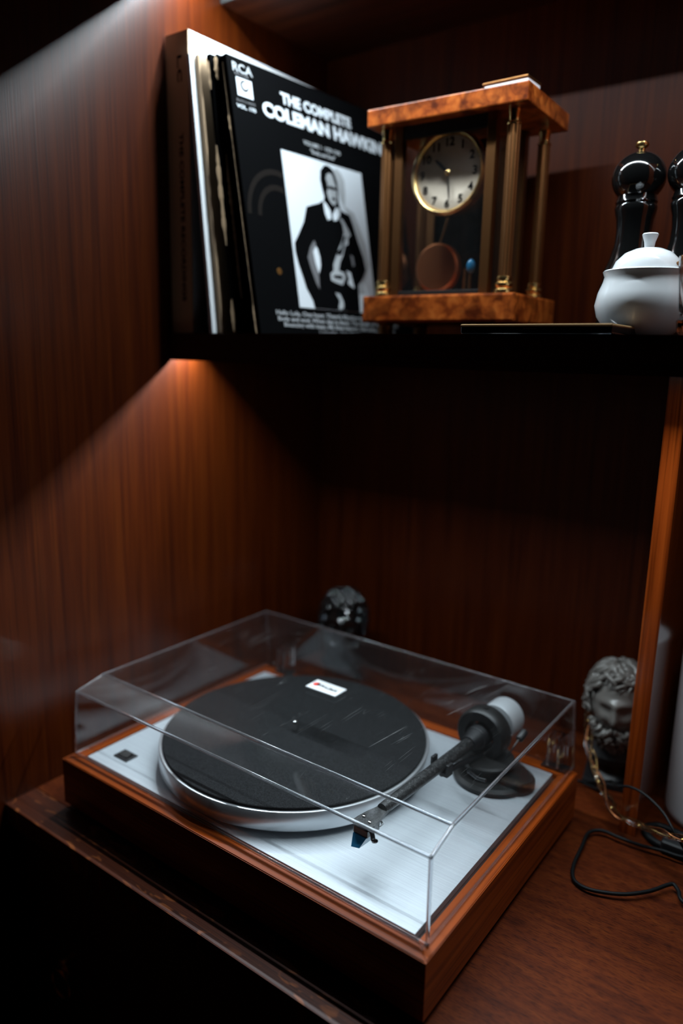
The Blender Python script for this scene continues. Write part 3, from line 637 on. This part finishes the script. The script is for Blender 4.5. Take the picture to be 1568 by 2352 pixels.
def mill(x, y, label):
    t = thing('pepper_mill', label, 'pepper mill', (x, y, ZS), 0, 'black mills in the upper niche')
    obj('body', bm_lathe([(0, 0), (.0285, 0), (.0295, .002), (.0295, .050), (.0285, .056), (.0262, .060), (.0268, .064), (.0262, .070), (.0215, .082), (.0180, .096), (.0172, .108), (.0182, .120), (.0200, .127), (.0208, .131), (.0195, .134), (0, .134)], 48), 'blackgloss', t, True)
    sph = [(.0262 * math.cos(a), .1600 + .0245 * math.sin(a)) for a in [-.93 + i * (PI / 2 + .93 - .16) / 16 for i in range(17)]]
    obj('head', bm_lathe([(0, .1345), (.0195, .1345), (.0203, .1365), (.0195, .1385)] + sph[1:] + [(.003, .1846), (0, .1846)], 48), 'blackgloss', t, True)
    obj('knob', bm_lathe([(.0034, .1840), (.0030, .1875), (.0058, .1890), (.0066, .1910), (.0060, .1930), (0, .1940)], 28), 'gold', t, True)
    return t
mill(.4445, .400, 'black wooden pepper mill whose whole round head shows behind the sugar bowl')
mill(.4985, .400, 'black wooden mill cut off by the right edge, beside the other mill')

cg = thing('crystal_glass', 'cut crystal glass at the shelf edge right of the sugar bowl', 'glass', (.5595, .252, ZS))
gb = bmesh.new(); n = 24; prof = [(.026, 0), (.0285, .003), (.030, .012), (.0275, .015), (.0300, .019), (.0315, .034), (.033, .062), (.0315, .062), (.0295, .034), (.027, .014), (.0, .012)]
rg = []
for r, z in prof:
    rg.append([gb.verts.new(((r - (.0012 if i % 2 and r > .02 and .015 < z < .05 else 0)) * math.cos(2 * PI * i / n), (r - (.0012 if i % 2 and r > .02 and .015 < z < .05 else 0)) * math.sin(2 * PI * i / n), z)) for i in range(n)] if r else [gb.verts.new((0, 0, z))])
for A, B in zip(rg, rg[1:]):
    for i in range(n):
        j = (i + 1) % n
        gb.faces.new((A[i], A[j], B[j], B[i]) if len(B) > 1 else (A[i], A[j], B[0]))
gb.faces.new(list(reversed(rg[0]))); bmesh.ops.recalc_face_normals(gb, faces=gb.faces[:])
obj('bowl', gb, 'crystal', cg)

# ---------------------------------------------------------------- busts
def fbm(v, s): return noise.noise(v * s)
def head_mesh():
    b = bmesh.new(); bmesh.ops.create_icosphere(b, subdivisions=5, radius=1)
    for v in b.verts:
        x, y, z = v.co; f = max(0, -y); d = 1.0
        d += .27 * f * math.exp(-(x / .105) ** 2) * (math.exp(-((z + .16) / .13) ** 2) + .62 * math.exp(-((z - .05) / .16) ** 2))      # nose
        d += .05 * f * (math.exp(-((x - .11) / .07) ** 2) + math.exp(-((x + .11) / .07) ** 2)) * math.exp(-((z + .2) / .07) ** 2)    # nostrils
        d += .13 * f * math.exp(-((z - .22) / .065) ** 2) * math.exp(-(x / .5) ** 2)                                                  # brow
        d += .022 * f * math.sin(z * 42) * math.exp(-((z - .43) / .12) ** 2) * math.exp(-(x / .4) ** 2)                                # furrows
        for s in (-1, 1):
            d -= .20 * f * math.exp(-((x - s * .33) / .17) ** 2 - ((z - .06) / .10) ** 2)
            d += .10 * f * math.exp(-((x - s * .33) / .095) ** 2 - ((z - .06) / .055) ** 2)
            d += .06 * f * math.exp(-((x - s * .42) / .16) ** 2 - ((z + .16) / .14) ** 2)
        d -= .06 * f * math.exp(-((z + .46) / .035) ** 2) * math.exp(-(x / .22) ** 2)
        d += .05 * f * math.exp(-((z + .56) / .06) ** 2) * math.exp(-(x / .18) ** 2)
        k = 1 - .22 * max(0, -z - .1)
        v.co = Vector((x * d * .033 * k, y * d * .039, z * d * .047))
    return b
def surf(az, el, k=1.0):     # az 0 = front, + to the right
    x, y, z = math.sin(az) * math.cos(el), -math.cos(az) * math.cos(el), math.sin(el)
    kk = 1 - .22 * max(0, -z - .1)
    return Vector((x * .033 * kk * k, y * .039 * k, z * .047 * k))
def bust(label, x, y, rz, mats, group='busts at the back of the worktop'):
    t = thing('bust', label, 'bust', (x, y, 0), rz, group); Z = .1035
    hm = head_mesh(); obj('head', hm, mats[0], t, PI, (0, 0, Z))
    rnd = random.Random(11); hb = bmesh.new()
    for i in range(30):
        for layer in range(2):
            az = 2 * PI * (i + .5 * layer) / 30 + rnd.uniform(-.06, .06); front = abs((az + PI) % (2 * PI) - PI)
            e0 = 1.35 - layer * .35 + rnd.uniform(-.05, .1); e1 = .62 if front < .8 else (.15 if front < 1.2 else -.35)
            e1 += rnd.uniform(-.1, .12); ph = rnd.uniform(0, 6); pts = []
            for s in range(9):
                q_ = s / 8; el = e0 + (e1 - e0) * q_
                pts.append(surf(az + .20 * math.sin(ph + q_ * 8.5), el, 1.05 + .06 * math.sin(q_ * PI) + .05 * math.sin(ph * 2 + q_ * 9)))
            bm_tube(pts, lambda s: .0033 * (1 - .5 * s) * (.6 + .8 * math.sin(PI * min(1, s + .12))), 6, hb, smooth=2)
    for i in range(44):          # loose curls over the ears and nape
        az = rnd.choice((-1, 1)) * rnd.uniform(1.0, 2.6); el = rnd.uniform(-.35, .6); c = surf(az, el, 1.10); nrm = c.normalized()
        a = nrm.cross(Vector((0, 0, 1))).normalized(); b_ = nrm.cross(a); r0 = rnd.uniform(.004, .0065); ph = rnd.uniform(0, 6)
        bm_tube([c + (a * math.cos(ph + s * .9) + b_ * math.sin(ph + s * .9)) * r0 * (1 - s * .09) + nrm * .0006 * s for s in range(8)], lambda s: .0024 * (1 - .5 * s), 6, hb)
    obj('hair', hb, mats[0], t, PI, (0, 0, Z))
    bb = bmesh.new()
    for i in range(80):
        az = rnd.uniform(-1.15, 1.15); el = rnd.uniform(-1.25, -.52) + .30 * abs(az) ; c = surf(az, el, 1.03) + Vector((0, -.002, -.004 * rnd.random()))
        L = rnd.uniform(.008, .015); ph = rnd.uniform(0, 6); sd = rnd.choice((-1, 1))
        bm_tube([c + Vector((.0026 * math.sin(ph + s * 1.5) * sd, -.0016 * math.cos(ph + s * 1.5) - .0022 * math.sin(s * .5), -L * s / 5)) for s in range(6)], lambda s: .0029 * (1 - .65 * s), 6, bb, smooth=2)
    for s_ in (-1, 1):           # moustache
        for k in range(3): bm_tube([surf(s_ * (.06 + .12 * q_), -.42 - .10 * q_ - k * .04, 1.10) for q_ in range(5)], lambda s: .0028 * (1 - .6 * s), 6, bb, smooth=2)
    obj('beard', bb, mats[0], t, PI, (0, 0, Z))
    nk = bm_lathe([(.0, .034), (.030, .034), (.034, .044), (.026, .058), (.019, .072), (.019, .095), (0, .1)], 40); xf(nk, Matrix.Diagonal((1, .82, .87, 1)))
    obj('shoulders', nk, mats[1], t, True)
    obj('pedestal', bm_box(-.030, .030, -.028, .028, 0, .0087, .002), mats[1], t)
    obj('pedestal_neck', bm_lathe([(.024, .0087), (.025, .0113), (.019, .0156), (.018, .0252), (.024, .0287), (.024, .0300)], 40), mats[1], t, True)
    return t
bust('grey bearded curly-haired bust half hidden by the wooden divider', .4670, .446, .20, ('stone', 'black'))
bust('glossy black bust in the dark corner behind the turntable', .050, .455, .55, ('blackgloss', 'blackgloss'))

# ---------------------------------------------------------------- vase, string lights, cables
vs_ = thing('vase', 'white cylindrical vase right of the wooden divider', 'vase', (.5870, .4400, 0))
obj('body', bm_lathe([(0, .002), (.048, 0), (.0515, .0015), (.053, .004), (.0535, .010), (.0535, .196), (.0528, .198), (.051, .198), (.0500, .194), (.0500, .02), (0, .02)], 72), 'white', vs_, True)
ROPE = [(.4385, .43, .090), (.4447, .415, .0633), (.4553, .40, .0481), (.4688, .385, .0321), (.4841, .368, .0250), (.5058, .336, .0255), (.5324, .322, .0320), (.5578, .305, .0436), (.5763, .295, .0510), (.5914, .29, .0582)]
st_ = thing('string_lights', 'coil of clear string lights with copper wire before the bust and divider', 'string lights', (0, 0, 0))
path = catmull(ROPE, 10)
for k_ in range(3):
    pts = []
    for i, p in enumerate(path):
        a = i * .20 + k_ * 2 * PI / 3; pts.append(p + Vector((.0034 * math.cos(a), .0030 * math.cos(a + .6), .0036 * math.sin(a))))
    obj('clear_tube', bm_tube(pts, .0016, 8), 'glass', st_, True)
    obj('copper_wire', bm_tube([p + Vector((.0005, -.0006, .0012)) for p in pts], .00045, 6), 'copper' if k_ == 0 else 'gold', st_, True)
for i in range(4, len(path) - 2, 7):
    bq = bmesh.new(); bmesh.ops.create_uvsphere(bq, u_segments=10, v_segments=8, radius=.0019); xf(bq, Matrix.Translation(path[i] + Vector((.001, -.004, .001))))
    obj('bulb', bq, 'gold', st_, True)
LOOP = [(.6031, .3453), (.5763, .331), (.5562, .3299), (.5352, .3266), (.513, .3255), (.4944, .3259), (.4841, .314), (.4859, .2879), (.4881, .2593), (.4929, .2408), (.501, .2314), (.5165, .2298), (.5419, .2414), (.561, .2602), (.5725, .2789), (.5774, .2836), (.583, .2781), (.5934, .2643), (.64, .26), (.72, .27)]
LZ = [.010, .009, .008, .007, .007, .007, .006, .005, .004, .004, .004, .005, .006, .007, .0075, .0075, .007, .006, .004, .0024]
tag(obj('cable', bm_tube([(x, y, z - .0005) for (x, y), z in zip(LOOP, LZ)], .0019, 10, smooth=8), 'rubber', None, True), 'black cable lying in a wide loop on the worktop', 'cable')
THIN = [(.36, .39, .0016), (.42, .402, .003), (.455, .404, .012), (.4798, .398, .0252), (.4914, .37, .0399), (.5034, .338, .0562), (.5138, .333, .0637), (.5283, .328, .0658), (.5431, .322, .0628), (.5559, .315, .0579), (.5672, .305, .0511), (.5788, .3, .0397), (.5898, .295, .0285), (.62, .29, .006), (.68, .285, .0018)]
tag(obj('cable', bm_tube(THIN, .0014, 8, smooth=8), 'rubber', None, True), 'thin black cable arching past the foot of the divider', 'cable')
tag(obj('cable', bm_tube([(.4900, .392, .0016), (.4755, .404, .0016), (.4600, .4105, .0016), (.4430, .4130, .0016), (.42, .418, .0016), (.38, .43, .0016), (.3, .42, .0016)], .0016, 8, smooth=8), 'rubber', None, True), 'short black lead behind the turntable\'s right rear corner', 'cable')
THICK = [(.64, .43), (.5885, .4278 - .05), (.568, .376), (.5438, .378), (.5345, .372), (.5305, .3637), (.5339, .3545), (.5434, .346), (.5598, .3427), (.581, .3422), (.65, .36)]
ck_ = thing('power_cord', 'thick black power cord with plug in front of the white vase', 'cord', (0, 0, 0))
obj('cord', bm_tube([(x, y, .0042) for x, y in THICK], .0040, 10, smooth=8), 'rubber', ck_, True)
pg = bm_box(.552, .580, .334, .352, .0002, .016, .004, seg=3); obj('plug', pg, 'black', ck_)
